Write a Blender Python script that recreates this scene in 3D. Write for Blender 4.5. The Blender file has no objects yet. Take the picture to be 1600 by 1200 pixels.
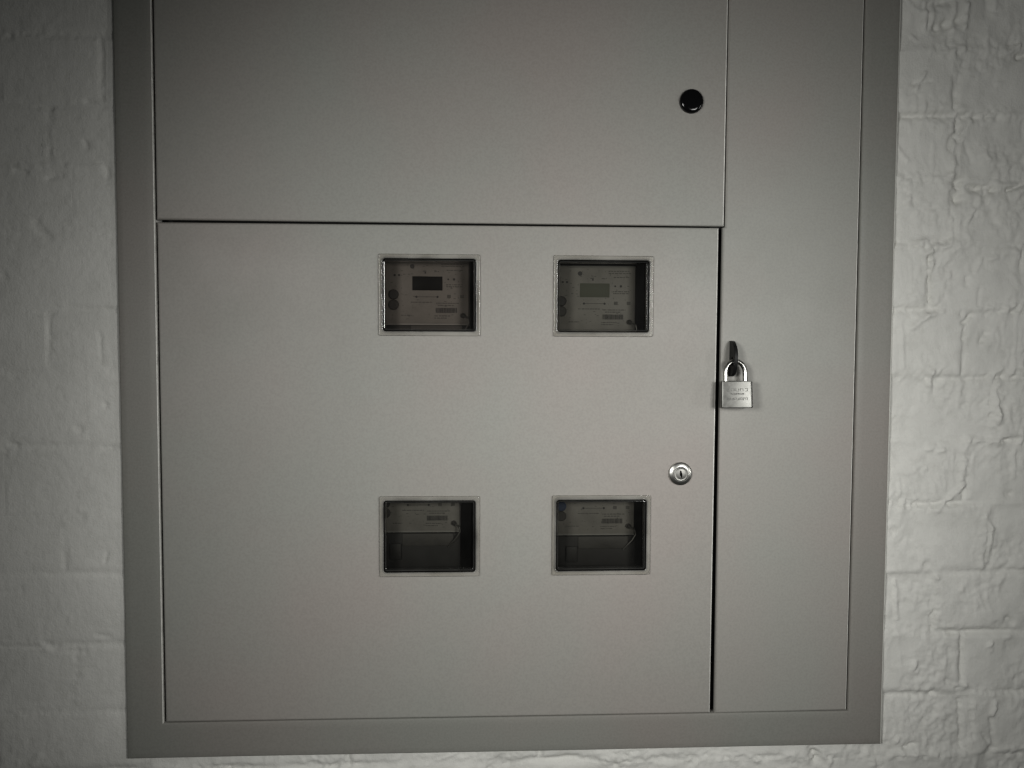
import bpy, bmesh, math, random
import numpy as np
from mathutils import Matrix, Vector

random.seed(7)
S = bpy.context.scene
COL = S.collection
Z0 = 1.45                      # height of the camera above the floor of the place

# ------------------------------------------------------------------ camera
cam_d = bpy.data.cameras.new('camera')
cam = bpy.data.objects.new('camera', cam_d)
COL.objects.link(cam)
cam_d.sensor_width = 36.0
cam_d.lens = 1300 / 1600 * 36.0
cam_d.clip_start = 0.02
cam_d.clip_end = 100
M = (Matrix.Rotation(-0.0486594, 4, 'Z') @ Matrix.Rotation(math.pi / 2 - 0.05067552, 4, 'X')
     @ Matrix.Rotation(0.00421403, 4, 'Z'))
M.translation = Vector((0, -0.93, Z0))
cam.matrix_world = M
S.camera = cam

# ------------------------------------------------------------------ light
W = bpy.data.worlds.new('World')
S.world = W
W.use_nodes = True
bg = W.node_tree.nodes['Background']
bg.inputs['Color'].default_value = (0.95, 1.0, 0.96, 1)
bg.inputs['Strength'].default_value = 0.012


def area(name, loc, target, sx, sy, power, spread, col):
    d = bpy.data.lights.new(name, 'AREA')
    d.shape = 'RECTANGLE'
    d.size, d.size_y = sx, sy
    d.energy = power
    d.spread = math.radians(spread)
    d.color = col
    o = bpy.data.objects.new(name, d)
    COL.objects.link(o)
    o.location = (loc[0], loc[1], loc[2] + Z0)
    v = Vector(target) - Vector(loc)
    o.rotation_euler = v.to_track_quat('-Z', 'Y').to_euler()
    return o


# two openings behind the photographer, one on each side
area('lamp_right', (0.63, -1.10, 0.06), (0.06, 0, -0.13), 0.30, 0.30, 0.98, 60, (0.995, 0.99, 0.95))
area('lamp_left', (-0.52, -1.10, 0.10), (0.44, 0, -0.22), 0.28, 0.28, 1.66, 80, (0.995, 0.99, 0.95))
# a narrow bright opening to the right: catches the rolled edges, the chrome and the relief of the wall
area('lamp_far_right', (1.70, -0.95, -0.08), (0.0, 0, -0.06), 0.10, 0.60, 0.32, 60, (0.995, 0.99, 0.955))

vs = S.view_settings
S.display_settings.display_device = 'sRGB'
vs.view_transform = 'Standard'
vs.look = 'None'
vs.exposure = 0
vs.gamma = 1
vs.use_curve_mapping = False
S.cycles.max_bounces = 8
S.cycles.transparent_max_bounces = 12
S.cycles.filter_width = 1.4


# ------------------------------------------------------------------ materials
def new_mat(name):
    m = bpy.data.materials.new(name)
    m.use_nodes = True
    nt = m.node_tree
    return m, nt, nt.nodes['Principled BSDF']


def nd(nt, t, **kw):
    n = nt.nodes.new(t)
    for k, v in kw.items():
        if k in n.inputs:
            n.inputs[k].default_value = v
        else:
            setattr(n, k, v)
    return n


def ramp(nt, c0, c1, p0=0.3, p1=0.7):
    r = nt.nodes.new('ShaderNodeValToRGB')
    r.color_ramp.elements[0].color = (*c0, 1)
    r.color_ramp.elements[1].color = (*c1, 1)
    r.color_ramp.elements[0].position = p0
    r.color_ramp.elements[1].position = p1
    return r


def pos(nt):
    return nt.nodes.new('ShaderNodeNewGeometry').outputs['Position']


def painted_metal(name, c, rough, peel=0.10):
    """powder coated sheet: faint mottling, orange peel, a few dull smears"""
    m, nt, b = new_mat(name)
    L = nt.links.new
    p = pos(nt)
    n1 = nd(nt, 'ShaderNodeTexNoise', Scale=3.6, Detail=3.0, Roughness=0.5)
    L(p, n1.inputs['Vector'])
    r1 = ramp(nt, (c[0] * 1.03, c[1] * 0.968, c[2] * 0.972), (c[0] * 0.985, c[1] * 1.005, c[2] * 1.0), 0.36, 0.6)
    L(n1.outputs['Fac'], r1.inputs['Fac'])
    n2 = nd(nt, 'ShaderNodeTexNoise', Scale=420.0, Detail=2.0)
    L(p, n2.inputs['Vector'])
    mx = nt.nodes.new('ShaderNodeMix')
    mx.data_type = 'RGBA'
    mx.blend_type = 'MULTIPLY'
    mx.inputs['Factor'].default_value = 0.5
    L(r1.outputs['Color'], mx.inputs['A'])
    r2 = ramp(nt, (0.82, 0.82, 0.82), (1.0, 1.0, 1.0), 0.32, 0.62)
    L(n2.outputs['Fac'], r2.inputs['Fac'])
    L(r2.outputs['Color'], mx.inputs['B'])
    L(mx.outputs['Result'], b.inputs['Base Color'])
    n3 = nd(nt, 'ShaderNodeTexNoise', Scale=9.0, Detail=5.0, Roughness=0.65)
    L(p, n3.inputs['Vector'])
    mr = nd(nt, 'ShaderNodeMapRange')
    mr.inputs['From Min'].default_value = 0.35
    mr.inputs['From Max'].default_value = 0.65
    mr.inputs['To Min'].default_value = rough - 0.04
    mr.inputs['To Max'].default_value = rough + 0.05
    L(n3.outputs['Fac'], mr.inputs['Value'])
    L(mr.outputs['Result'], b.inputs['Roughness'])
    n4 = nd(nt, 'ShaderNodeTexNoise', Scale=650.0, Detail=1.0)
    L(p, n4.inputs['Vector'])
    bp = nd(nt, 'ShaderNodeBump', Strength=peel, Distance=0.0006)
    L(n4.outputs['Fac'], bp.inputs['Height'])
    L(bp.outputs['Normal'], b.inputs['Normal'])
    return m


def plain(name, c, rough=0.5, metal=0.0, spec=0.5, noise=0.0, nscale=60.0):
    m, nt, b = new_mat(name)
    b.inputs['Base Color'].default_value = (*c, 1)
    b.inputs['Roughness'].default_value = rough
    b.inputs['Metallic'].default_value = metal
    b.inputs['Specular IOR Level'].default_value = spec
    if noise:
        n = nd(nt, 'ShaderNodeTexNoise', Scale=nscale, Detail=5.0, Roughness=0.65)
        nt.links.new(pos(nt), n.inputs['Vector'])
        r = ramp(nt, tuple(v * (1 - noise) for v in c), tuple(min(1, v * (1 + noise)) for v in c), 0.35, 0.65)
        nt.links.new(n.outputs['Fac'], r.inputs['Fac'])
        nt.links.new(r.outputs['Color'], b.inputs['Base Color'])
        mr = nd(nt, 'ShaderNodeMapRange')
        mr.inputs['To Min'].default_value = max(0.02, rough - 0.12)
        mr.inputs['To Max'].default_value = rough + 0.12
        nt.links.new(n.outputs['Fac'], mr.inputs['Value'])
        nt.links.new(mr.outputs['Result'], b.inputs['Roughness'])
    return m


def clear(name, tint, gloss=0.04, ior=1.45, haze=0.0, hazecol=(0.5, 0.5, 0.48)):
    """clear plastic sheet: see-through, Fresnel gloss, optional dusty film"""
    m = bpy.data.materials.new(name)
    m.use_nodes = True
    nt = m.node_tree
    L = nt.links.new
    nt.nodes.remove(nt.nodes['Principled BSDF'])
    out = nt.nodes['Material Output']
    t = nd(nt, 'ShaderNodeBsdfTransparent', Color=(*tint, 1))
    g = nd(nt, 'ShaderNodeBsdfGlossy', Roughness=gloss)
    g.inputs['Color'].default_value = (1, 1, 1, 1)
    f = nd(nt, 'ShaderNodeFresnel', IOR=ior)
    base = t.outputs[0]
    if haze:
        df = nd(nt, 'ShaderNodeBsdfDiffuse', Color=(*hazecol, 1))
        n = nd(nt, 'ShaderNodeTexNoise', Scale=25.0, Detail=3.0, Roughness=0.5)
        L(pos(nt), n.inputs['Vector'])
        mr = nd(nt, 'ShaderNodeMapRange')
        mr.inputs['From Min'].default_value = 0.3
        mr.inputs['From Max'].default_value = 0.75
        mr.inputs['To Min'].default_value = haze * 0.5
        mr.inputs['To Max'].default_value = haze * 1.6
        L(n.outputs['Fac'], mr.inputs['Value'])
        m0 = nt.nodes.new('ShaderNodeMixShader')
        L(mr.outputs['Result'], m0.inputs[0])
        L(base, m0.inputs[1])
        L(df.outputs[0], m0.inputs[2])
        base = m0.outputs[0]
    mx = nt.nodes.new('ShaderNodeMixShader')
    L(f.outputs[0], mx.inputs[0])
    L(base, mx.inputs[1])
    L(g.outputs[0], mx.inputs[2])
    L(mx.outputs[0], out.inputs['Surface'])
    return m


def wall_paint():
    m, nt, b = new_mat('white_masonry_paint')
    L = nt.links.new
    p = pos(nt)
    n1 = nd(nt, 'ShaderNodeTexNoise', Scale=7.0, Detail=6.0, Roughness=0.6)
    L(p, n1.inputs['Vector'])
    r1 = ramp(nt, (0.72, 0.718, 0.684), (0.78, 0.776, 0.742), 0.38, 0.62)
    L(n1.outputs['Fac'], r1.inputs['Fac'])
    n2 = nd(nt, 'ShaderNodeTexNoise', Scale=90.0, Detail=4.0, Roughness=0.7)
    L(p, n2.inputs['Vector'])
    r2 = ramp(nt, (0.86, 0.86, 0.85), (1, 1, 1), 0.28, 0.5)
    L(n2.outputs['Fac'], r2.inputs['Fac'])
    mx = nt.nodes.new('ShaderNodeMix')
    mx.data_type = 'RGBA'
    mx.blend_type = 'MULTIPLY'
    mx.inputs['Factor'].default_value = 0.6
    L(r1.outputs['Color'], mx.inputs['A'])
    L(r2.outputs['Color'], mx.inputs['B'])
    L(mx.outputs['Result'], b.inputs['Base Color'])
    b.inputs['Roughness'].default_value = 0.55
    b.inputs['Specular IOR Level'].default_value = 0.35
    # brush strokes and grit of thick paint
    n3 = nd(nt, 'ShaderNodeTexNoise', Scale=130.0, Detail=5.0, Roughness=0.6)
    L(p, n3.inputs['Vector'])
    n4 = nd(nt, 'ShaderNodeTexNoise', Scale=520.0, Detail=3.0, Roughness=0.6)
    L(p, n4.inputs['Vector'])
    mp = nd(nt, 'ShaderNodeMapping')
    mp.inputs['Scale'].default_value = (1.0, 1.0, 0.25)
    L(p, mp.inputs['Vector'])
    n5 = nd(nt, 'ShaderNodeTexNoise', Scale=300.0, Detail=2.0)
    L(mp.outputs['Vector'], n5.inputs['Vector'])
    b1 = nd(nt, 'ShaderNodeBump', Strength=0.36, Distance=0.002)
    L(n3.outputs['Fac'], b1.inputs['Height'])
    b2 = nd(nt, 'ShaderNodeBump', Strength=0.33, Distance=0.0006)
    L(n4.outputs['Fac'], b2.inputs['Height'])
    L(b1.outputs['Normal'], b2.inputs['Normal'])
    b3 = nd(nt, 'ShaderNodeBump', Strength=0.25, Distance=0.0008)
    L(n5.outputs['Fac'], b3.inputs['Height'])
    L(b2.outputs['Normal'], b3.inputs['Normal'])
    L(b3.outputs['Normal'], b.inputs['Normal'])
    return m


DOOR = painted_metal('grey_door_paint', (0.328, 0.321, 0.298), 0.52)
FRAME = painted_metal('grey_frame_paint', (0.268, 0.264, 0.243), 0.48)
BOX = plain('dark_box_interior', (0.018, 0.018, 0.018), 0.7)
WALL = wall_paint()
EDGE_GLINT = plain('painted_edge_highlight', (0.78, 0.77, 0.73), 0.3, noise=0.15, nscale=90)  # highlight painted into the colour of right-facing door and frame edges
RIM_GLINT = plain('painted_rim_highlight', (0.74, 0.735, 0.69), 0.4, noise=0.05, nscale=90)  # lit line painted along the right outer edge of the frame
BLACK = plain('black_plastic', (0.004, 0.004, 0.0042), 0.12, spec=0.4)
STAPLE = plain('black_painted_steel', (0.006, 0.006, 0.006), 0.5, spec=0.25, noise=0.3, nscale=300)
RUBBER = plain('black_rubber', (0.005, 0.005, 0.005), 0.5, spec=0.2)
CHROME = plain('worn_chrome', (0.40, 0.396, 0.376), 0.22, metal=1.0)
SATIN = plain('satin_nickel', (0.185, 0.184, 0.175), 0.40, metal=1.0, noise=0.12, nscale=150)
RING = plain('lock_ring_chrome', (0.62, 0.615, 0.585), 0.30, metal=1.0)
LOCK_FACE = plain('lock_face_nickel', (0.30, 0.298, 0.283), 0.5, metal=1.0, noise=0.08, nscale=150)
STAMP = plain('stamped_grey', (0.145, 0.144, 0.137), 0.5, metal=0.9)
KEYHOLE = plain('keyhole_black', (0.003, 0.003, 0.003), 0.9, spec=0.1)
PANE = clear('clear_window_plastic', (0.62, 0.61, 0.58), 0.05, 1.35, haze=0.010)
PANE_BROWN = clear('browned_window_plastic', (0.645, 0.605, 0.575), 0.05, 1.4, haze=0.012)
BEZEL = clear('clear_bezel_plastic', (0.92, 0.91, 0.88), 0.12, 1.45, haze=0.35, hazecol=(0.50, 0.485, 0.45))
LIP = clear('clear_lip_plastic', (0.60, 0.59, 0.57), 0.10, 1.55, haze=0.05)
M_BODY = plain('meter_grey_plastic', (0.22, 0.22, 0.21), 0.5)
M_FACE = plain('meter_face_plate', (0.19, 0.185, 0.172), 0.5, noise=0.12, nscale=45)
M_DARK = plain('meter_terminal_plastic', (0.008, 0.008, 0.0076), 0.6, noise=0.4, nscale=50)
M_MID = plain('meter_cover_grey', (0.045, 0.044, 0.041), 0.6, noise=0.2, nscale=60)
M_WIRE = plain('sealing_wire', (0.085, 0.084, 0.079), 0.4, metal=0.3)
M_INK = plain('meter_print_ink', (0.03, 0.03, 0.03), 0.6)
M_PALE = plain('meter_pale_ink', (0.085, 0.084, 0.078), 0.6)
M_BLUE = plain('meter_blue_seal', (0.03, 0.05, 0.10), 0.4)
LCD_OFF = plain('lcd_dark', (0.004, 0.004, 0.004), 0.6, spec=0.15)
LCD_ON = plain('lcd_grey', (0.105, 0.112, 0.09), 0.6, spec=0.15)


# ------------------------------------------------------------------ helpers
def link(name, me, mat, parent=None, loc=None):
    o = bpy.data.objects.new(name, me)
    COL.objects.link(o)
    if mat and not me.materials:
        me.materials.append(mat)
    if parent is not None:
        o.parent = parent
    if loc is not None:
        o.location = loc
    return o


def empty(name, loc, label, cat, group=None):
    o = bpy.data.objects.new(name, None)
    COL.objects.link(o)
    o.empty_display_size = 0.05
    o.location = loc
    o['label'] = label
    o['category'] = cat
    if group:
        o['group'] = group
    return o


def smooth(me, angle=35):
    for p in me.polygons:
        p.use_smooth = True
    try:
        me.set_sharp_from_angle(angle=math.radians(angle))
    except Exception:
        pass
    return me


def plate_mesh(name, outlines, thick, bevel, res=3):
    """flat sheet in X-Z with holes; front face towards -Y, centred on y=0"""
    cu = bpy.data.curves.new(name + '_c', 'CURVE')
    cu.dimensions = '2D'
    cu.fill_mode = 'BOTH'
    cu.extrude = thick / 2 - bevel
    cu.bevel_depth = bevel
    cu.bevel_resolution = res
    cu.offset = -bevel
    for pts in outlines:
        sp = cu.splines.new('POLY')
        sp.points.add(len(pts) - 1)
        for q, (x, z) in zip(sp.points, pts):
            q.co = (x, z, 0, 1)
        sp.use_cyclic_u = True
    ob = bpy.data.objects.new('tmp', cu)
    COL.objects.link(ob)
    dg = bpy.context.evaluated_depsgraph_get()
    me = bpy.data.meshes.new_from_object(ob.evaluated_get(dg))
    me.name = name
    bpy.data.objects.remove(ob)
    bpy.data.curves.remove(cu)
    me.transform(Matrix.Rotation(math.pi / 2, 4, 'X'))
    bm = bmesh.new()
    bm.from_mesh(me)
    bmesh.ops.remove_doubles(bm, verts=bm.verts, dist=1e-6)
    bmesh.ops.recalc_face_normals(bm, faces=bm.faces)
    bm.to_mesh(me)
    bm.free()
    me.materials.clear()
    smooth(me, 40)
    for f in me.polygons:                 # the flat faces stay flat, only the rolled edge is rounded
        if abs(f.normal.y) > 0.999:
            f.use_smooth = False
    return me


def rrect(x0, z0, x1, z1, r, n=6):
    pts = []
    for cx, cz, a in ((x1 - r, z1 - r, 0), (x0 + r, z1 - r, 90), (x0 + r, z0 + r, 180), (x1 - r, z0 + r, 270)):
        for i in range(n + 1):
            t = math.radians(a + 90 * i / n)
            pts.append((cx + r * math.cos(t), cz + r * math.sin(t)))
    return pts


def lathe_mesh(name, prof, n=40):
    """prof: list of (radius, y) from back to front; axis along Y"""
    bm = bmesh.new()
    rings = []
    for r, y in prof:
        if r < 1e-6:
            rings.append([bm.verts.new((0, y, 0))])
        else:
            rings.append([bm.verts.new((r * math.cos(2 * math.pi * i / n), y, r * math.sin(2 * math.pi * i / n))) for i in range(n)])
    for a, b in zip(rings, rings[1:]):
        for i in range(n):
            j = (i + 1) % n
            if len(a) == 1 and len(b) == 1:
                continue
            if len(b) == 1:
                bm.faces.new((a[i], a[j], b[0]))
            elif len(a) == 1:
                bm.faces.new((a[0], b[j], b[i]))
            else:
                bm.faces.new((a[i], a[j], b[j], b[i]))
    bmesh.ops.recalc_face_normals(bm, faces=bm.faces)
    me = bpy.data.meshes.new(name)
    bm.to_mesh(me)
    bm.free()
    return smooth(me, 30)


def add_box(bm, x0, x1, y0, y1, z0, z1, bev=0.0):
    m = Matrix.Translation(((x0 + x1) / 2, (y0 + y1) / 2, (z0 + z1) / 2)) @ Matrix.Diagonal((x1 - x0, y1 - y0, z1 - z0, 1))
    g = bmesh.ops.create_cube(bm, size=1, matrix=m)
    if bev:
        es = list({e for v in g['verts'] for e in v.link_edges})
        bmesh.ops.bevel(bm, geom=es, offset=bev, segments=2, profile=0.5, affect='EDGES')


def mesh_of(bm, name, sm=None):
    me = bpy.data.meshes.new(name)
    bmesh.ops.recalc_face_normals(bm, faces=bm.faces)
    bm.to_mesh(me)
    bm.free()
    if sm:
        smooth(me, sm)
    return me


def box_mesh(name, x0, x1, y0, y1, z0, z1, bev=0.0):
    bm = bmesh.new()
    add_box(bm, x0, x1, y0, y1, z0, z1, bev)
    return mesh_of(bm, name, 40 if bev else None)


def tube_mesh(name, path, r, n=14, cap=True):
    bm = bmesh.new()
    rings = []
    P = [Vector(q) for q in path]
    up = Vector((0, 1, 0))
    for i, q in enumerate(P):
        t = (P[min(i + 1, len(P) - 1)] - P[max(i - 1, 0)]).normalized()
        s = t.cross(up).normalized()
        u = s.cross(t)
        rings.append([bm.verts.new(q + r * (math.cos(2 * math.pi * k / n) * s + math.sin(2 * math.pi * k / n) * u)) for k in range(n)])
    for a, b in zip(rings, rings[1:]):
        for k in range(n):
            bm.faces.new((a[k], a[(k + 1) % n], b[(k + 1) % n], b[k]))
    if cap:
        bm.faces.new(rings[0])
        bm.faces.new(rings[-1])
    return mesh_of(bm, name, 40)


def paint_edge_highlight(o, mat, test):
    """second, paler material: a highlight painted onto the rolled edge"""
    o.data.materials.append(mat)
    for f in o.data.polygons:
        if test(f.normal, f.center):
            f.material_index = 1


# ------------------------------------------------------------------ relief of the painted wall
_rng = np.random.RandomState(11)
_perm = _rng.permutation(512)
_perm = np.concatenate([_perm, _perm, _perm])
_ga = _rng.rand(512) * 2 * np.pi
_gx, _gz = np.cos(_ga), np.sin(_ga)


def perlin(x, z, seed=0):
    x = x + seed * 17.31
    z = z - seed * 9.77
    xi = np.floor(x).astype(int)
    zi = np.floor(z).astype(int)
    xf, zf = x - xi, z - zi
    u = xf ** 3 * (xf * (xf * 6 - 15) + 10)
    v = zf ** 3 * (zf * (zf * 6 - 15) + 10)

    def g(ix, iz, dx, dz):
        h = _perm[(_perm[ix % 512] + iz) % 512] % 512
        return _gx[h] * dx + _gz[h] * dz
    a = g(xi, zi, xf, zf)
    b = g(xi + 1, zi, xf - 1, zf)
    c = g(xi, zi + 1, xf, zf - 1)
    d = g(xi + 1, zi + 1, xf - 1, zf - 1)
    return (a + u * (b - a)) * (1 - v) + (c + u * (d - c)) * v


# drips, scrapes, blobs and pits in the paint: x0, z0, x1, z1 (m), width, height (mm)
FEATS = [(0.5508, 0.163, 0.5477, 0.117, 1.6, 1.3),
         (0.5555, 0.1813, 0.5537, 0.1653, 5, -4.5),
         (0.5692, 0.1786, 0.5943, 0.1767, 4, -3.5),
         (0.6133, 0.1762, 0.6358, 0.1831, 1.6, -2.5),
         (0.5217, 0.1007, 0.5265, 0.0434, 1.3, -2.2),
         (0.5264, 0.097, 0.5247, 0.0787, 2, 1.2),
         (0.5052, 0.0182, 0.5215, 0.0316, 2.2, 1.4),
         (0.5215, 0.0316, 0.5403, 0.0376, 2.2, 1.3),
         (0.4923, 0.0196, 0.496, -0.0284, 1.5, 1.0),
         (0.5296, -0.0335, 0.5292, -0.0454, 2.5, 1.6),
         (0.5191, -0.0395, 0.5309, -0.0513, 1.8, 1.0),
         (0.6016, -0.0378, 0.6143, -0.0281, 2, 1.3),
         (0.6053, -0.055, 0.6087, -0.0662, 1.6, 1.1),
         (0.6099, -0.0767, 0.6102, -0.0857, 2.5, 2.0),
         (0.5284, -0.1216, 0.533, -0.1201, 2.5, 1.5),
         (0.54, -0.1246, 0.5461, -0.1223, 2.2, 1.3),
         (0.5728, -0.1653, 0.5413, -0.1931, 2.0, 1.6),
         (0.5742, -0.1141, 0.5727, -0.1638, 3.0, 1.6),
         (0.5772, -0.1111, 0.6158, -0.1142, 3, 1.8),
         (0.6157, -0.1127, 0.6372, -0.1097, 2, -2),
         (0.6002, -0.2018, 0.6092, -0.2155, 1.6, 1.2),
         (0.6092, -0.2155, 0.6067, -0.2322, 1.8, 1.3),
         (0.606, -0.2353, 0.6044, -0.2551, 1.6, 1.1),
         (0.4946, -0.2762, 0.4974, -0.3219, 1.5, 1.1),
         (0.511, 0.3831, 0.5111, 0.3547, 1.6, 1.5),
         (0.5201, 0.3783, 0.5185, 0.357, 1.6, 1.2),
         (0.5445, 0.3839, 0.5439, 0.3554, 2.0, 1.5),
         (0.5587, 0.3828, 0.5573, 0.3578, 2.0, 1.6),
         (0.5244, 0.3571, 0.5466, 0.3647, 4, -3.0),
         (0.5126, 0.3803, 0.5347, 0.3872, 4, -2.5),
         (0.5011, 0.2873, 0.5111, 0.3054, 1.5, 1.2),
         (0.6094, 0.3296, 0.6211, 0.3392, 1.5, 1.2),
         (0.6215, 0.327, 0.6305, 0.3286, 2.2, -3.0),
         (0.5854, 0.2144, 0.587, 0.2108, 4.0, 1.8),
         (0.4952, 0.1573, 0.498, 0.1646, 2.2, 1.4),
         (0.4867, 0.1106, 0.5107, 0.1166, 2.0, 1.3),
         (0.5109, 0.1108, 0.5167, 0.1167, 3.0, 1.8),
         (0.5217, 0.1021, 0.5172, 0.1006, 2.5, 1.6),
         (0.5245, 0.108, 0.5441, 0.1119, 2.5, 1.3),
         (0.5437, 0.1009, 0.5658, 0.1216, 5, 1.2),
         (0.5483, 0.3111, 0.55, 0.2594, 1.5, 0.8),
         (0.5247, 0.228, 0.5244, 0.1867, 1.4, 0.7),
         (0.5486, 0.2066, 0.5461, 0.1913, 2.0, 1.1),
         (0.5342, 0.1868, 0.5461, 0.1913, 2, 1.0),
         (0.5462, 0.2355, 0.5436, 0.2232, 2.2, -1.8),
         (0.5615, 0.2285, 0.5705, 0.2069, 1.5, -0.7),
         (0.5854, 0.1686, 0.5994, 0.1381, 3, -0.9),
         (0.5674, 0.1414, 0.5796, 0.1627, 1.6, 0.9),
         (0.5784, 0.0828, 0.5855, 0.0976, 1.4, 0.8),
         (0.5836, 0.0644, 0.5828, 0.0438, 1.4, -0.8),
         (0.5932, 0.0962, 0.6007, 0.0992, 2, 1.3),
         (0.5651, 0.0237, 0.5763, 0.0334, 2, -1.5),
         (0.5886, 0.0053, 0.5946, 0.0113, 3, -1.5),
         (0.5697, 0.0237, 0.5657, 0.0052, 2, -1.2),
         (0.6282, -0.028, 0.6268, -0.0333, 2.5, 1.6),
         (0.6374, -0.028, 0.6421, -0.0317, 2.5, 1.5),
         (0.64, -0.1007, 0.639, -0.1142, 2, 1.4),
         (0.6332, -0.1255, 0.6327, -0.1557, 1.4, 0.9),
         (0.6256, -0.1746, 0.6295, -0.1754, 2.5, -1.5),
         (0.5764, -0.4208, 0.5798, -0.4776, 1.6, -1.2),
         (0.5894, -0.435, 0.5935, -0.4662, 1.6, -0.9),
         (0.6187, -0.4215, 0.6153, -0.437, 1.6, 1.1),
         (0.6139, -0.4417, 0.6189, -0.4745, 1.5, -1.1),
         (0.619, -0.4784, 0.6129, -0.4822, 3.5, -2.0),
         (0.5418, -0.411, 0.5433, -0.4094, 2.2, -1.8),
         (0.5711, -0.4022, 0.582, -0.4023, 1.8, 1.2),
         (0.5015, -0.4683, 0.503, -0.4645, 2.0, 1.4),
         (0.5111, -0.4763, 0.5219, -0.4726, 2.0, -1.6),
         (0.519, -0.3744, 0.5191, -0.3782, 2.2, 1.4),
         (0.5601, -0.3973, 0.5712, -0.4037, 3, -1.4),
         (0.5939, -0.5014, 0.5816, -0.4855, 3, 0.9),
         (0.5279, -0.2575, 0.536, -0.2689, 2, -1.2),
         (0.5327, -0.2636, 0.5438, -0.2728, 2.5, 1.3),
         (0.6309, -0.3235, 0.6349, -0.3274, 3, -1.5),
         (0.6233, -0.3311, 0.617, -0.3288, 2.5, -1.4),
         (0.3997, -0.4764, 0.4046, -0.4858, 4, -3.5),
         (0.3684, -0.4835, 0.376, -0.479, 2.5, 1.3),
         (0.3263, -0.4826, 0.334, -0.4882, 2.2, 1.2),
         (0.426, -0.48, 0.4187, -0.4977, 2.2, 1.2),
         (0.1259, -0.4847, 0.1311, -0.4802, 2.5, 1.4),
         (0.0402, -0.4867, 0.0439, -0.4868, 1.6, -1.8),
         (0.018, -0.487, 0.0254, -0.4841, 2.2, 1.2),
         (0.1673, -0.4909, 0.1703, -0.4902, 2.0, -1.6),
         (0.4647, -0.4808, 0.4728, -0.4949, 2.2, 1.2),
         (-0.4916, 0.1826, -0.4815, 0.18, 2.2, -1.4),
         (-0.4578, 0.1755, -0.4455, 0.1785, 2.4, -1.6),
         (-0.4372, 0.1875, -0.3962, 0.1888, 1.6, 0.8),
         (-0.3976, 0.1881, -0.3943, 0.1785, 2.4, -1.6),
         (-0.4726, 0.1263, -0.4607, 0.1111, 3.0, -1.5),
         (-0.4571, 0.2058, -0.4561, 0.1942, 2, -1.2),
         (-0.4195, 0.2153, -0.417, 0.2085, 1.6, -1.2),
         (-0.4081, 0.008, -0.406, -0.0245, 1.3, -1.1),
         (-0.4338, -0.0961, -0.431, -0.099, 2.5, -1.9),
         (-0.4027, -0.0705, -0.4028, -0.0719, 2.2, -1.6),
         (-0.4058, -0.1197, -0.3912, -0.1176, 2.5, -1.4),
         (-0.4696, 0.2502, -0.4534, 0.2498, 1.8, -1.2),
         (-0.4356, 0.2562, -0.3949, 0.2556, 1.5, 0.7),
         (-0.4152, 0.258, -0.4017, 0.2527, 2.2, -1.4),
         (-0.4046, -0.2347, -0.407, -0.2463, 1.5, -1.1),
         (-0.4733, -0.3379, -0.4615, -0.3417, 2.5, -1.5),
         (-0.4476, -0.3463, -0.4314, -0.3465, 2.2, -1.2),
         (-0.417, -0.3291, -0.403, -0.3308, 2, -1.2),
         (-0.5256, -0.3401, -0.4769, -0.3415, 1.6, -0.9),
         (-0.506, -0.1152, -0.5005, -0.1152, 2.2, -1.2),
         (-0.4615, 0.0183, -0.4633, -0.0274, 1.4, -0.8),
         (-0.475, 0.0287, -0.4544, 0.0295, 1.5, -0.9),
         (-0.5082, 0.3242, -0.4948, 0.3245, 2, -1.0),
         (-0.5206, -0.2807, -0.4996, -0.2758, 2.2, -1.0),
         (-0.5094, 0.0704, -0.5067, 0.069, 2.5, -1.3),
         (-0.4906, -0.4749, -0.4826, -0.464, 2.5, 0.9)]
# smaller ones where the wall runs on outside the picture and between the larger ones
for _ in range(260):
    _x = random.choice((random.uniform(-0.74, -0.39), random.uniform(0.485, 0.92), random.uniform(0.485, 0.92), random.uniform(-0.4, 0.5)))
    _z = random.uniform(-0.70, 0.68) if not -0.4 < _x < 0.485 else random.uniform(-0.70, -0.475)
    _a = random.choice((math.pi / 2, math.pi / 2, random.uniform(0, math.pi)))
    _l = random.choice((0.002, 0.004, 0.008, 0.02))
    _k = 1.0 if _x > -0.38 else 0.7
    FEATS.append((_x, _z, _x + _l * math.cos(_a), _z + _l * math.sin(_a), random.uniform(1.2, 2.2),
                  _k * random.choice((-1, 1, 1)) * random.uniform(0.3, 0.9)))


def features(x, z):
    h = np.zeros(x.size)
    xf, zf = x.ravel(), z.ravel()
    for x0, z0, x1, z1, w, a in FEATS:
        m = 0.004 * w
        k = np.nonzero((xf > min(x0, x1) - m) & (xf < max(x0, x1) + m) & (zf > min(z0, z1) - m) & (zf < max(z0, z1) + m))[0]
        if not k.size:
            continue
        px, pz = xf[k], zf[k]
        dx, dz = x1 - x0, z1 - z0
        l2 = dx * dx + dz * dz + 1e-12
        t = np.clip(((px - x0) * dx + (pz - z0) * dz) / l2, 0, 1)
        wob = 0.0012 * perlin(px * 110, pz * 110, 5)
        d2 = (px - x0 - t * dx + wob) ** 2 + (pz - z0 - t * dz + wob) ** 2
        s = w * 0.001
        amp = a * (0.75 + 0.6 * perlin(px * 160, pz * 160, 6)) * (2.7 if x0 > 0.3 else 1.3)
        h[k] += amp * np.exp(-d2 / (2 * s * s))
    return h.reshape(x.shape)            # mm


def sig(t):
    return 1 / (1 + np.exp(-np.clip(t, -30, 30)))


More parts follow.
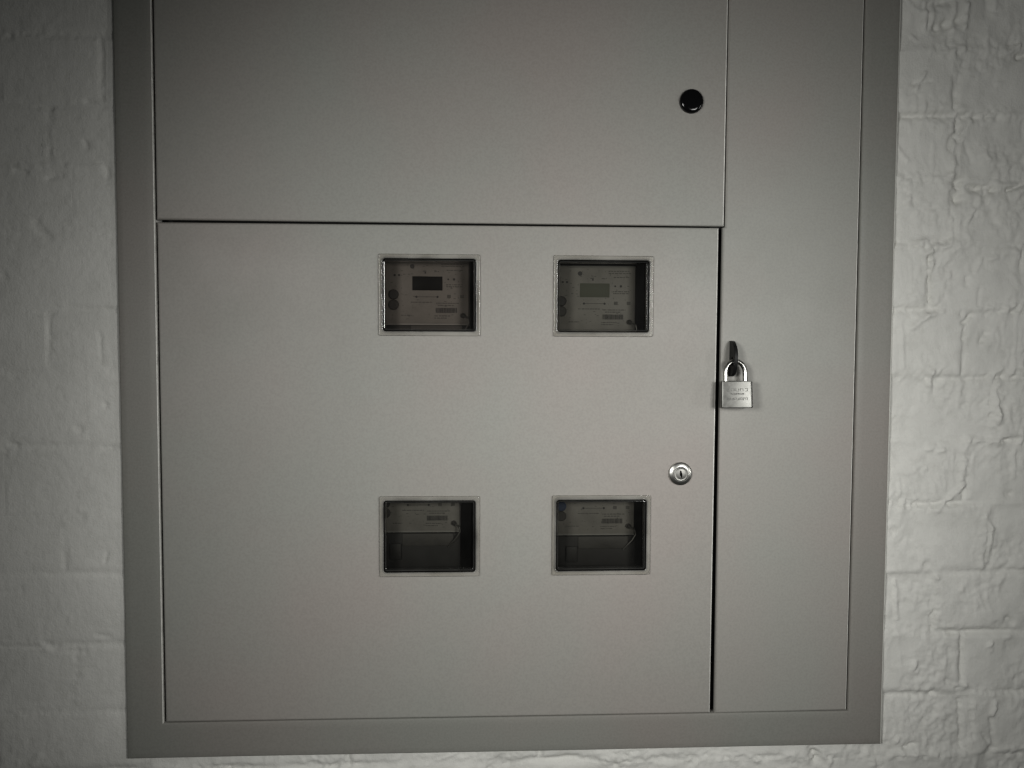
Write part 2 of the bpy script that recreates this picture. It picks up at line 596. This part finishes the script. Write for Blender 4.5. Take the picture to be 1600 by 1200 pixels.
def joint_dist(x, z):
    """distance (m) to the nearest joint centre line, and the stepped level of the bricks (mm)"""
    wx = x + 0.0016 * perlin(x * 45, z * 45, 12) + 0.0010 * perlin(x * 120, z * 120, 15)
    wz = z + 0.0018 * perlin(x * 40, z * 40, 13) + 0.0010 * perlin(x * 115, z * 115, 16)
    jn = np.full(x.shape, 1.0)
    lev = np.zeros(x.shape)
    zlo, zhi = z.min() - .03, z.max() + .03
    for i in range(len(COURSES)):
        c = course_z(i, x)
        jn = np.minimum(jn, np.abs(wz - c))
    for i in range(len(COURSES) - 1):
        if COURSES[i + 1][0] > zhi or COURSES[i][0] < zlo:
            continue
        zt, zb = course_z(i, x), course_z(i + 1, x)
        row = sig((zt - wz) / 0.0016) * sig((wz - zb) / 0.0016)
        v = np.full(x.shape, LEVEL[i][0])
        ins = (wz < zt) & (wz >= zb)
        dm = np.full(x.shape, 1.0)
        for k, jx in enumerate(JS[i]):
            v = v + (LEVEL[i][k + 1] - LEVEL[i][k]) * sig((wx - jx) / 0.0016)
            dm = np.minimum(dm, np.abs(wx - jx) + 0.0006)
        lev = lev + row * v
        jn = np.where(ins, np.minimum(jn, dm), jn)
    return jn, lev


def skin(x, z):
    """height in mm of the coat of paint that runs over bricks and joints alike"""
    right = sig((x - 0.35) / 0.03)
    k = 0.45 + 1.95 * np.maximum(right, sig((-0.44 - z) / 0.01) * sig((x + 0.38) / 0.02))
    jn, lev = joint_dist(x, z)
    h = 1.6 * perlin(x * 9, z * 12, 1) + 1.0 * k * perlin(x * 29, z * 25, 2) + 0.5 * k * perlin(x * 60, z * 48, 25)
    h += k * lev
    # joints: sunk in places, filled flush or lumpy in others
    dep = 3.5 * np.clip(perlin(x * 9, z * 11, 20) * 2.2 + 0.35, -0.25, 1)
    h -= np.minimum(1.5, k) * dep * np.exp(-(jn / 0.0042) ** 2)
    lump = np.clip(perlin(x * 8, z * 16, 24) * 2.5 + 0.2, 0.0, 1) * np.exp(-(jn / 0.0085) ** 2)
    h += k * lump * (1.8 * perlin(x * 120, z * 110, 21) + 1.2 * perlin(x * 225, z * 225, 22) + 0.6)
    rough = np.clip(perlin(x * 14, z * 18, 3) * 2.2 + 0.25, 0, 1)
    h += k * rough * (1.0 * perlin(x * 105, z * 90, 4) + 0.60 * perlin(x * 220, z * 200, 7))
    # drawn-out ridges left by brush and trowel
    q = perlin(x * 70 + 3 * perlin(x * 12, z * 12, 8), z * 24, 9)
    h += k * 0.4 * np.exp(-(q / 0.11) ** 2) * np.clip(perlin(x * 10, z * 13, 10) * 3, 0, 1)
    q = perlin(x * 26 + 2 * perlin(x * 15, z * 15, 18), z * 30, 19)
    h += k * 0.35 * np.exp(-(q / 0.09) ** 2) * np.clip(perlin(x * 9, z * 9, 17) * 3, 0, 1)
    h += features(x, z)
    # scraped flatter where the cabinet flange bears on the wall
    inside = sig((x + 0.395) / 0.003) * sig((0.490 - x) / 0.003) * sig((z + 0.479) / 0.003)
    return np.where(h > 2.0, h - inside * (h - 2.0), h)
WALL_Y = 0.0052
HOLE = (-0.350, 0.446, -0.436, 0.586)      # opening in the wall behind the cabinet flange (x0, x1, z0, z1)

wall = empty('brick_wall', (0, WALL_Y, Z0), 'white painted brick wall with thick lumpy paint around the grey meter cabinet', 'wall')

XL, XR = -0.455, 0.555
COURSES = [(.700, .700), (.628, .630), (.553, .556), (.478, .481), (.403, .407), (.328, .333), (.254, .259), (.189, .185), (.115, .113), (.034, .039),
           (-.034, -.039), (-.116, -.112), (-.190, -.186), (-.259, -.266), (-.339, -.338), (-.415, -.411), (-.484, -.483),
           (-.557, -.557), (-.632, -.632), (-.706, -.706)]
KNOWN = {5: [-.40, .548], 6: [-.456, .552], 7: [-.43, .550], 8: [-.53, .522], 9: [-.462, .567], 10: [-.42, .605], 11: [-.51, .574], 12: [-.45, .604],
         13: [-.56, .540], 14: [-.44, .577], 15: [-.53, -.362, -.14, .08, .30, .457, .590], 16: [-.47, -.24, .02, .26, .48, .60]}


def course_z(i, x):
    a, b = COURSES[i]
    return a + (b - a) * (x - XL) / (XR - XL)


def joints_for(i):
    k = KNOWN.get(i, [0.02 + 0.11 * (i % 2)])
    k = sorted(k)
    out = list(k)
    x = k[0]
    while x > -1.10:
        x -= random.choice((0.225, 0.225, 0.113)) + random.uniform(-.006, .006)
        out.append(x)
    x = k[-1]
    while x < 1.30:
        x += random.choice((0.225, 0.113, 0.225)) + random.uniform(-.006, .006)
        out.append(x)
    for a, b in zip(k, k[1:]):
        n = max(1, round((b - a) / 0.2))
        out += [a + (b - a) * j / n for j in range(1, n)]
    return sorted(out)


JS = [joints_for(i) for i in range(len(COURSES) - 1)]
LEVEL = [[random.uniform(-.95, .95) for _ in range(len(j) + 1)] for j in JS]


def brick_mesh(x0, x1, i, cut):
    """a brick with a lumpy painted front; i = course (top joint index)"""
    g = 0.0042                       # half joint
    seen = -0.56 < (x0 + x1) / 2 < 0.72 and -0.56 < COURSES[i][0] < 0.42
    st = 0.0018 if seen else 0.006
    xa, xb = x0 + g, x1 - g
    if cut:
        if cut[0] is not None:
            xa = max(xa, cut[0])
        if cut[1] is not None:
            xb = min(xb, cut[1])
    nx = max(2, int((xb - xa) / st))
    nz = max(2, int(0.066 / st))
    U, V = np.meshgrid(np.linspace(0, 1, nx + 1), np.linspace(0, 1, nz + 1))
    X = xa + (xb - xa) * U
    zt = course_z(i, X) - g
    zb_ = course_z(i + 1, X) + g
    if cut and cut[2] is not None:
        zt = np.minimum(zt, cut[2])
    if cut and cut[3] is not None:
        zb_ = np.maximum(zb_, cut[3])
    Zz = zb_ + (zt - zb_) * V
    X = X + 0.0013 * perlin(X * 65, Zz * 65, 30) + 0.0007 * perlin(X * 150, Zz * 150, 31)
    Zz = Zz + 0.0013 * perlin(X * 60, Zz * 60, 32) + 0.0007 * perlin(X * 150, Zz * 150, 33)
    Y = -(skin(X, Zz) + 0.12) * 0.001
    verts = np.stack([X, Y, Zz], -1).reshape(-1, 3)
    idx = np.arange((nx + 1) * (nz + 1)).reshape(nz + 1, nx + 1)
    q = np.stack([idx[:-1, :-1], idx[:-1, 1:], idx[1:, 1:], idx[1:, :-1]], -1).reshape(-1, 4)
    loop = list(idx[0, :]) + list(idx[1:, -1]) + list(idx[-1, -2::-1]) + list(idx[-2:0:-1, 0])
    nb = len(verts)
    back = verts[loop].copy()
    back[:, 1] = 0.045
    m = len(loop)
    rim = verts[loop].copy()          # own rim vertices, so that the sides do not bend the shading of the front
    verts = np.concatenate([verts, rim, back])
    sides = [(nb + k, nb + m + k, nb + m + (k + 1) % m, nb + (k + 1) % m) for k in range(m)]
    me = bpy.data.meshes.new('brick')
    me.from_pydata(verts.tolist(), [], q.tolist() + sides)
    me.polygons.foreach_set('use_smooth', np.concatenate([np.ones(len(q), bool), np.zeros(m, bool)]))
    return me


hx0, hx1, hz0, hz1 = HOLE
for i in range(len(COURSES) - 1):
    js = JS[i]
    for x0, x1 in zip(js, js[1:]):
        if x1 < -1.07 or x0 > 1.26:
            continue
        zt, zb = COURSES[i][0], COURSES[i + 1][0]
        cut = None
        if zb < hz1 and zt > hz0 and x1 > hx0 and x0 < hx1:
            if zb < hz0 - 0.012:
                cut = (None, None, hz0, None)
            elif zt > hz1 + 0.012:
                cut = (None, None, None, hz1)
            elif x0 < hx0 - 0.02:
                cut = (None, hx0, None, None)
            elif x1 > hx1 + 0.02:
                cut = (hx1, None, None, None)
            else:
                continue
        link('brick', brick_mesh(x0, x1, i, cut), WALL, wall)
        if cut and cut[1] is not None and x1 > hx1 + 0.02:
            link('brick', brick_mesh(x0, x1, i, (hx1, None, None, None)), WALL, wall)


def mortar():
    """the mortar of all joints as one sheet of strips, under the same coat of paint"""
    st = 0.0018
    xs = np.concatenate([np.arange(-1.06, -0.60, 0.004), np.arange(-0.60, 0.75, st), np.arange(0.75, 1.25, 0.004)])
    zs = np.arange(-0.70, 0.695, st)
    X, Zz = np.meshgrid(xs, zs)
    jn = np.full(X.shape, 1.0)
    for i in range(len(COURSES)):
        jn = np.minimum(jn, np.abs(Zz - course_z(i, X)))
    for i in range(len(COURSES) - 1):
        inside = (Zz < course_z(i, X)) & (Zz >= course_z(i + 1, X))
        dm = np.full(X.shape, 1.0)
        for jx in JS[i]:
            dm = np.minimum(dm, np.abs(X - jx))
        jn = np.where(inside, np.minimum(jn, dm), jn)
    keep = jn < 0.0125
    hole = (X > hx0) & (X < hx1) & (Zz > hz0) & (Zz < hz1)
    ny, nx = X.shape
    idx = np.arange(ny * nx).reshape(ny, nx)
    ok = keep & ~hole
    fq = ok[:-1, :-1] & ok[:-1, 1:] & ok[1:, 1:] & ok[1:, :-1]
    q = np.stack([idx[:-1, :-1], idx[:-1, 1:], idx[1:, 1:], idx[1:, :-1]], -1)[fq]
    used = np.unique(q)
    rm = np.full(ny * nx, -1)
    rm[used] = np.arange(len(used))
    xu, zu, ju = X.ravel()[used], Zz.ravel()[used], jn.ravel()[used]
    yu = np.zeros_like(xu)
    for a in range(0, len(xu), 40000):
        c = slice(a, a + 40000)
        yu[c] = -skin(xu[c], zu[c]) * 0.001
    yu += np.clip(ju - 0.0092, 0, 1) * 0.9          # dives under the brick edges
    me = bpy.data.meshes.new('mortar')
    me.from_pydata(np.stack([xu, yu, zu], -1).tolist(), [], rm[q].tolist())
    me.polygons.foreach_set('use_smooth', np.ones(len(q), bool))
    return me


link('mortar', mortar(), WALL, wall)

# ------------------------------------------------------------------ cabinet
cab = empty('meter_cabinet', (0, 0, Z0), 'large grey metal electricity meter cabinet with three doors and four small windows', 'meter cabinet')


def c_x(f):
    return f.center.x


def frame_mesh():
    # profile from inside to outside: (inset from outer edge, y)
    prof = [(0.0412, 0.022), (0.0412, 0.0022), (0.0409, 0.0010), (0.0402, 0.0003), (0.0390, 0.0)]
    for k in range(1, 7):
        t = k / 6
        prof.append((0.0390 - 0.0372 * t, 0.0008 * t))
    prof += [(0.0010, 0.0011), (0.0004, 0.0017), (0.0001, 0.0024), (0.0, 0.0032), (0.0, 0.024)]
    X0, X1, Z0_, Z1 = -0.3855, 0.4810, -0.4697, 0.622
    bm = bmesh.new()
    rings = []
    for ins, y in prof:
        c = [(X0 + ins, Z0_ + ins), (X1 - ins, Z0_ + ins), (X1 - ins, Z1 - ins), (X0 + ins, Z1 - ins)]
        pts = []
        for a in range(4):
            ax, az = c[a]
            bx, bz = c[(a + 1) % 4]
            n = 24
            for k in range(n):
                t = k / n
                # thin sheet: very slightly wavy
                wv = 0.00035 * math.sin(9 * t + a * 2.1) * (1 if 0 < k else 0)
                pts.append(bm.verts.new((ax + (bx - ax) * t, y + wv, az + (bz - az) * t)))
        rings.append(pts)
    for a, b in zip(rings, rings[1:]):
        m = len(a)
        for k in range(m):
            bm.faces.new((a[k], a[(k + 1) % m], b[(k + 1) % m], b[k]))
    return mesh_of(bm, 'frame', 25)


fr = link('frame', frame_mesh(), FRAME, cab)
paint_edge_highlight(fr, RIM_GLINT, lambda n, c: n.x > 0.3 and c.x > 0.47)
fr.data.materials.append(EDGE_GLINT)
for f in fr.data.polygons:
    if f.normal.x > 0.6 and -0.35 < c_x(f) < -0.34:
        f.material_index = 2  # painted highlight on the left inner fold of the frame

# the box let into the wall
bm = bmesh.new()
bx0, bx1, bz0, bz1, yd = -0.3485, 0.4445, -0.4345, 0.5845, 0.150
v = [bm.verts.new(c) for c in ((bx0, 0.0215, bz0), (bx1, 0.0215, bz0), (bx1, 0.0215, bz1), (bx0, 0.0215, bz1),
                               (bx0, yd, bz0), (bx1, yd, bz0), (bx1, yd, bz1), (bx0, yd, bz1))]
for f in ((4, 5, 6, 7), (0, 1, 5, 4), (1, 2, 6, 5), (2, 3, 7, 6), (3, 0, 4, 7)):
    bm.faces.new([v[k] for k in f])
link('enclosure', mesh_of(bm, 'enclosure'), BOX, cab)
# post between the meter doors and the narrow door, rail between upper and lower door
link('divider', box_mesh('divider', 0.2700, 0.2900, 0.012, 0.060, -0.434, 0.584), BOX, cab)
link('rail', box_mesh('rail', -0.348, 0.2695, 0.030, 0.060, 0.122, 0.138), BOX, cab)

WX = {0: (-0.0985, 0.0052), 1: (0.0954, 0.1992)}
WZ = {0: (0.0107, 0.0918), 1: (-0.2598, -0.1777)}
WIN = [(WX[a], WZ[b]) for b in (0, 1) for a in (0, 1)]

T = 0.007
holes = [rrect(x[0] - .0018, z[0] - .0018, x[1] + .0018, z[1] + .0018, 0.0050) for x, z in WIN]
md = plate_mesh('meter_door', [[(-0.3416, -0.4276), (0.2762, -0.4278), (0.2771, 0.1288), (-0.3418, 0.1284)]] + holes, T, 0.0023, 4)
md_o = link('meter_door', md, DOOR, cab, (0, T / 2 - 0.0008, 0))
paint_edge_highlight(md_o, EDGE_GLINT, lambda n, c: n.x > 0.45 and c.x > 0.27)
ud = plate_mesh('upper_door', [[(-0.3418, 0.1309), (0.2827, 0.1303), (0.2838, 0.5790), (-0.3415, 0.5790)]], T, 0.0024, 4)
o = link('upper_door', ud, DOOR, cab, (0, T / 2 - 0.0016, 0))
paint_edge_highlight(o, EDGE_GLINT, lambda n, c: n.x > 0.25 and c.x > 0.27)
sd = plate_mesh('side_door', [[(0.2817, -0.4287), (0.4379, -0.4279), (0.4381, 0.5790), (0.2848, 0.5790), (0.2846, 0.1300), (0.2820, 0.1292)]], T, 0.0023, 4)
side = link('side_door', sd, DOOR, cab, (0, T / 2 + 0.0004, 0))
paint_edge_highlight(side, EDGE_GLINT, lambda n, c: n.x > 0.3 and c.x > 0.43)


# windows: clear bezel on the door, rubber ring in the cut-out, raised lip, pane
def ring_sweep(name, x0, z0, x1, z1, r, prof):
    """sweep profile (inset, y) round a rounded rectangle"""
    bm = bmesh.new()
    rings = []
    for ins, y in prof:
        pts = rrect(x0 + ins, z0 + ins, x1 - ins, z1 - ins, max(0.0006, r - ins), 6)
        rings.append([bm.verts.new((px, y, pz)) for px, pz in pts])
    m = len(rings[0])
    for a, b in zip(rings, rings[1:]):
        for k in range(m):
            bm.faces.new((a[k], a[(k + 1) % m], b[(k + 1) % m], b[k]))
    return mesh_of(bm, name, 35)


def window(x, z):
    cx, cz = (x[0] + x[1]) / 2, (z[0] + z[1]) / 2
    hw, hh = (x[1] - x[0]) / 2, (z[1] - z[0]) / 2
    fl = plate_mesh('window_bezel', [rrect(-hw - .0043, -hh - .0046, hw + .0043, hh + .0046, 0.0018, 4),
                                     rrect(-hw + .0004, -hh + .0004, hw - .0004, hh - .0004, 0.0034)], 0.0024, 0.0010)
    w = link('window', fl, BEZEL, cab, (cx, -0.0008 - 0.0012, cz))
    g = ring_sweep('gasket', -hw - .0005, -hh - .0005, hw + .0005, hh + .0005, 0.004,
                   [(0.0, -0.0004), (0.0011, -0.0004), (0.0014, 0.0004), (0.0014, 0.0095), (-0.0003, 0.0095), (-0.0003, -0.0002)])
    link('gasket', g, RUBBER, w)
    l = ring_sweep('window_lip', -hw + .0012, -hh + .0012, hw - .0012, hh - .0012, 0.003,
                   [(0.0, 0.0090), (0.0002, 0.0008), (0.0006, 0.0001), (0.0012, 0.0), (0.0018, 0.0006), (0.0022, 0.0030), (0.0022, 0.0090)])
    link('window_lip', l, LIP, w)
    pm = bpy.data.meshes.new('pane')
    a, b = hw - .0013, hh - .0013
    pm.from_pydata([(-a, 0.0055, -b), (a, 0.0055, -b), (a, 0.0055, b), (-a, 0.0055, b)], [], [(0, 1, 2, 3)])
    link('pane', pm, PANE_BROWN if x[0] < 0 and z[0] > 0 else PANE, w)
    return w


wins = [window(x, z) for x, z in WIN]
for w, l in zip(wins, ('', '', '', '')):
    pass

# cam lock on the meter door
lk = link('cam_lock', lathe_mesh('cam_lock', [(0.0126, 0.004), (0.0132, 0.0000), (0.0133, -0.0016), (0.0130, -0.0025), (0.0122, -0.0031), (0.0110, -0.0036), (0.0098, -0.0040), (0.0089, -0.0043), (0.0085, -0.0043), (0.0082, -0.0036)]), RING, cab, (0.2369, -0.0008, -0.1487))
lk['label'] = 'chrome key lock'
core = link('lock_core', lathe_mesh('lock_core', [(0.0082, -0.0036), (0.0081, -0.0046), (0.0074, -0.0049), (0.0062, -0.0047), (0.0056, -0.0050), (0.0, -0.0051)]), LOCK_FACE, lk)
bm = bmesh.new()
add_box(bm, -0.0008, 0.0008, -0.00525, -0.0035, -0.0040, 0.0040)
add_box(bm, -0.0013, 0.0013, -0.00522, -0.0035, -0.0016, 0.0020)
kh = mesh_of(bm, 'keyhole')
kh.transform(Matrix.Rotation(math.radians(-10), 4, 'Y'))
link('keyhole', kh, KEYHOLE, lk)

# round black latch plug on the upper door
kb = link('latch_knob', lathe_mesh('latch_knob', [(0.0128, 0.004), (0.0134, -0.0002), (0.0134, -0.0018), (0.0132, -0.0026), (0.0127, -0.0034), (0.0119, -0.0041), (0.0109, -0.0046), (0.0097, -0.0049), (0.0084, -0.0050), (0.0, -0.0050)]), BLACK, cab, (0.2432, -0.0016, 0.2673))
kb['label'] = 'round black latch'

# half-moon staple on the narrow door (flat plate standing out from the door, with a hole for the shackle)
def staple_mesh():
    th, zc, hgt, out = 0.0040, -0.0180, 0.0405, 0.0195
    n = 24
    pts = [(0.004, hgt / 2), ]
    for k in range(n + 1):
        t = math.pi / 2 - math.pi * k / n
        pts.append((-out * max(0.0, math.cos(t)) ** 0.8, hgt / 2 * math.sin(t)))
    pts.append((0.004, -hgt / 2))
    hole = [(-0.0105 + 0.0040 * math.cos(2 * math.pi * k / 16), -0.0030 + 0.0048 * math.sin(2 * math.pi * k / 16)) for k in range(16)]
    me = plate_mesh('staple', [[(a, b) for a, b in pts], hole], th, 0.0005, 2)
    # plate outline was drawn in (y, z): turn it to stand in the Y-Z plane
    me.transform(Matrix(((0, 1, 0, 0), (1, 0, 0, 0), (0, 0, 1, 0), (0, 0, 0, 1))))
    bm = bmesh.new()
    bm.from_mesh(me)
    bmesh.ops.recalc_face_normals(bm, faces=bm.faces)
    bm.to_mesh(me)
    bm.free()
    return me


st = link('staple', staple_mesh(), STAPLE, side, (0.2938, -(T / 2 + 0.0004), -0.0180))
st.location.y = -T / 2
st['label'] = 'black half-moon hasp staple'

# ------------------------------------------------------------------ padlock
pl = empty('padlock', (0.2955, -0.0130, Z0 - 0.0580), 'small silver padlock hanging from the black hasp on the narrow right door', 'padlock')
bm = bmesh.new()
# body: rounded sides, slightly wider at the foot
bw, bh, bd = 0.0178, 0.0150, 0.0080
prof = rrect(-bw, -bd, bw, bd, 0.0030, 5)
zl = [(-bh, 0.95, .975), (-bh + .0004, 0.985, .995), (-bh + .0012, 1.0, 1.0), (bh - .0010, 0.975, 1.0), (bh - .0003, 0.965, 0.99), (bh, 0.94, 0.96)]
rg = []
for z, s, sy in zl:
    rg.append([bm.verts.new((px * s, py * sy, z)) for px, py in prof])
for a, b in zip(rg, rg[1:]):
    for k in range(len(a)):
        bm.faces.new((a[k], a[(k + 1) % len(a)], b[(k + 1) % len(a)], b[k]))
bm.faces.new(rg[0])
bm.faces.new(rg[-1])
link('lock_body', mesh_of(bm, 'lock_body', 35), SATIN, pl)
path = []
hr = 0.0108
for k in range(5):
    path.append((-hr, 0, bh - 0.004 + 0.0135 * k / 4))
zt = bh - 0.004 + 0.0135
for k in range(1, 16):
    t = math.pi - math.pi * k / 16
    path.append((hr * math.cos(t), 0, zt + 0.0128 * math.sin(t)))
for k in range(5):
    path.append((hr, 0, zt - 0.0135 * k / 4))
link('shackle', tube_mesh('shackle', path, 0.0028, 16), CHROME, pl)
# worn stamped lettering, too rubbed to read: strokes only
rs = random.Random(5)
bm = bmesh.new()


def stroke(x, z, ln, ang, w=0.0005):
    g = bmesh.ops.create_cube(bm, size=1, matrix=Matrix.Translation((x, -bd - 0.0001, z)) @ Matrix.Rotation(ang, 4, 'Y') @ Matrix.Diagonal((w, 0.0005, ln, 1)))


def worn_row(x0, x1, z, n, hgt):
    for k in range(n):
        cx = x0 + (x1 - x0) * (k + .5) / n
        cw = (x1 - x0) / n * 0.6
        for a in rs.sample(range(5), 3):
            if a == 0:
                stroke(cx - cw / 2, z, hgt, 0)
            elif a == 1:
                stroke(cx + cw / 2, z, hgt, 0)
            elif a == 2:
                stroke(cx, z + hgt / 2, cw, math.pi / 2)
            elif a == 3:
                stroke(cx, z - hgt / 2, cw, math.pi / 2)
            else:
                stroke(cx, z, hgt, 0.45)


worn_row(-0.0115, 0.0125, 0.0052, 5, 0.0030)
worn_row(-0.0070, 0.0080, 0.0008, 7, 0.0017)
worn_row(-0.0120, 0.0120, -0.0048, 8, 0.0026)
link('stamped_lettering', mesh_of(bm, 'stamped_lettering'), STAMP, pl)['kind'] = 'stuff'
pl.rotation_euler = (math.radians(-4), math.radians(-1.0), math.radians(-7))


# ------------------------------------------------------------------ meters behind the windows
def disc(bm, x, z, r, y, n=16):
    vs_ = [bm.verts.new((x + r * math.cos(2 * math.pi * k / n), y, z + r * math.sin(2 * math.pi * k / n))) for k in range(n)]
    bm.faces.new(vs_)


def quad(bm, x0, x1, z0, z1, y):
    bm.faces.new([bm.verts.new(c) for c in ((x0, y, z0), (x1, y, z0), (x1, y, z1), (x0, y, z1))])


def meter(cx, cz, label, lcd_mat, knob_mat, seed):
    """origin: centre of the display; face plate at y = 0.030"""
    r = random.Random(seed)
    t = empty('electricity_meter', (cx, 0.030, Z0 + cz), label, 'electricity meter', 'electricity meters behind the cabinet windows')
    link('meter_body', box_mesh('meter_body', -0.0500, 0.0490, 0.0012, 0.060, -0.100, 0.0290, 0.003), M_BODY, t)
    link('face_plate', box_mesh('face_plate', -0.0485, 0.0472, 0.0, 0.0020, -0.0455, 0.0262, 0.0006), M_FACE, t)
    # recessed frame and glass of the display
    link('display', box_mesh('display', -0.0172, 0.0172, -0.0006, 0.0010, -0.0080, 0.0080, 0.0004), lcd_mat, t)
    # round buttons and seals at the left
    for zz, rr, mt in ((-0.0128, 0.0058, knob_mat), (-0.0245, 0.0060, M_MID)):
        link('seal_button', lathe_mesh('seal_button', [(rr, 0.0004), (rr, -0.0010), (rr * 0.85, -0.0018), (0, -0.0018)], 20), mt, t, (-0.0385, 0, zz))
    # screw of the cover, lower right, with its lug
    sc = link('cover_screw', lathe_mesh('cover_screw', [(0.0030, 0.0004), (0.0030, -0.0016), (0.0021, -0.0022), (0.0010, -0.0012), (0, -0.0012)], 18), M_MID, t, (0.0405, 0, -0.0365))
    # flat print
    lower = cz < 0
    y = -0.0004
    bm = bmesh.new()
    disc(bm, -0.0125, -0.0153, 0.0013, y, 10)
    disc(bm, 0.0115, -0.0153, 0.0013, y, 10)
    quad(bm, -0.0112, 0.0102, -0.01555, -0.01510, y)
    disc(bm, -0.0372, 0.0092, 0.0013, y, 10)
    disc(bm, -0.0322, 0.0092, 0.0013, y, 10)
    disc(bm, -0.0172, 0.0192, 0.0026, y, 12)
    quad(bm, -0.0050, -0.0012, 0.0135, 0.0143, y)
    quad(bm, -0.0032, -0.0014, 0.0112, 0.0130, y)
    disc(bm, 0.0238, 0.0048, 0.0011, y, 10)
    disc(bm, 0.0304, 0.0048, 0.0014, y, 10)
    # bar code
    x = 0.0095
    while x < 0.0330:
        w = r.choice((0.0003, 0.0005, 0.0008))
        quad(bm, x, x + w, -0.0335, -0.0278, y)
        x += w + r.choice((0.0004, 0.0006))
    link('printed_marks', mesh_of(bm, 'printed_marks'), M_INK, t)['kind'] = 'stuff'
    bm = bmesh.new()
    rows = [(0.022, 0.016, 0.040), (0.0195, 0.016, 0.042), (0.0150, 0.022, 0.041), (0.0135, 0.008, 0.014), (-0.0014, 0.0215, 0.040), (-0.0036, 0.0215, 0.040),
            (-0.0215, -0.019, 0.006), (-0.0225, 0.010, 0.036), (-0.0250, 0.012, 0.030), (-0.0370, 0.008, 0.026), (-0.0395, 0.008, 0.022), (-0.0365, -0.030, -0.018)]
    for zz, xa, xb in rows:
        x = xa
        while x < xb:
            w = r.uniform(0.0008, 0.0042)
            quad(bm, x, min(xb, x + w), zz - 0.00055, zz + 0.00055, y + 0.0002)
            x += w + r.uniform(0.0005, 0.0010)
    for _ in range(95):                          # specks, ticks and tiny symbols
        xa, za = r.uniform(-0.044, 0.043), r.uniform(-0.042, 0.024)
        if -0.019 < xa < 0.019 and -0.010 < za < 0.010:
            continue
        wa, ha = r.choice(((0.0006, 0.0006), (0.0015, 0.0005), (0.0005, 0.0016), (0.0024, 0.0007)))
        quad(bm, xa, xa + wa, za, za + ha, y + 0.0001)
    for xa, za in ((0.0225, -0.0145), (0.0375, -0.0145)):
        quad(bm, xa, xa + 0.0042, za - 0.0022, za + 0.0016, y + 0.0001)
    link('small_print', mesh_of(bm, 'small_print'), M_PALE, t)['kind'] = 'stuff'
    # terminal cover below the plate
    tc = link('terminal_cover', box_mesh('terminal_cover', -0.0495, 0.0485, -0.0030, 0.0030, -0.0995, -0.0475, 0.002), M_DARK, t)
    link('cover_band', box_mesh('cover_band', -0.0190, 0.0400, -0.0042, -0.0025, -0.0625, -0.0478, 0.0012), M_MID, tc)
    link('cover_latch', box_mesh('cover_latch', -0.0330, -0.0200, -0.0060, -0.0035, -0.0780, -0.0590, 0.001), M_DARK, tc)
    # sealing wire looped from the cover screw to the terminal cover
    pts = [(0.0405, -0.0020, -0.0365), (0.0440, -0.0050, -0.0385), (0.0470, -0.0075, -0.0400), (0.0480, -0.0080, -0.0450),
           (0.0440, -0.0075, -0.0520), (0.0385, -0.0060, -0.0580), (0.0340, -0.0040, -0.0640)]
    fine = []
    for k in range(len(pts) - 1):
        for q in range(5):
            fine.append(tuple(pts[k][m] + (pts[k + 1][m] - pts[k][m]) * q / 5 for m in range(3)))
    link('seal_wire', tube_mesh('seal_wire', fine + [pts[-1]], 0.0009, 8), M_WIRE, t)
    return t


meter(-0.0506, 0.0663, 'meter behind the upper left window with a black blank display', LCD_OFF, M_INK, 1)
meter(0.1420, 0.0598, 'meter behind the upper right window with a pale grey display', LCD_ON, M_INK, 2)
meter(-0.0608, -0.1740, 'meter behind the lower left window showing its lower edge over a black terminal cover', LCD_OFF, M_INK, 3)
meter(0.1435, -0.1788, 'meter behind the lower right window with a dark blue round seal', LCD_ON, M_BLUE, 4)
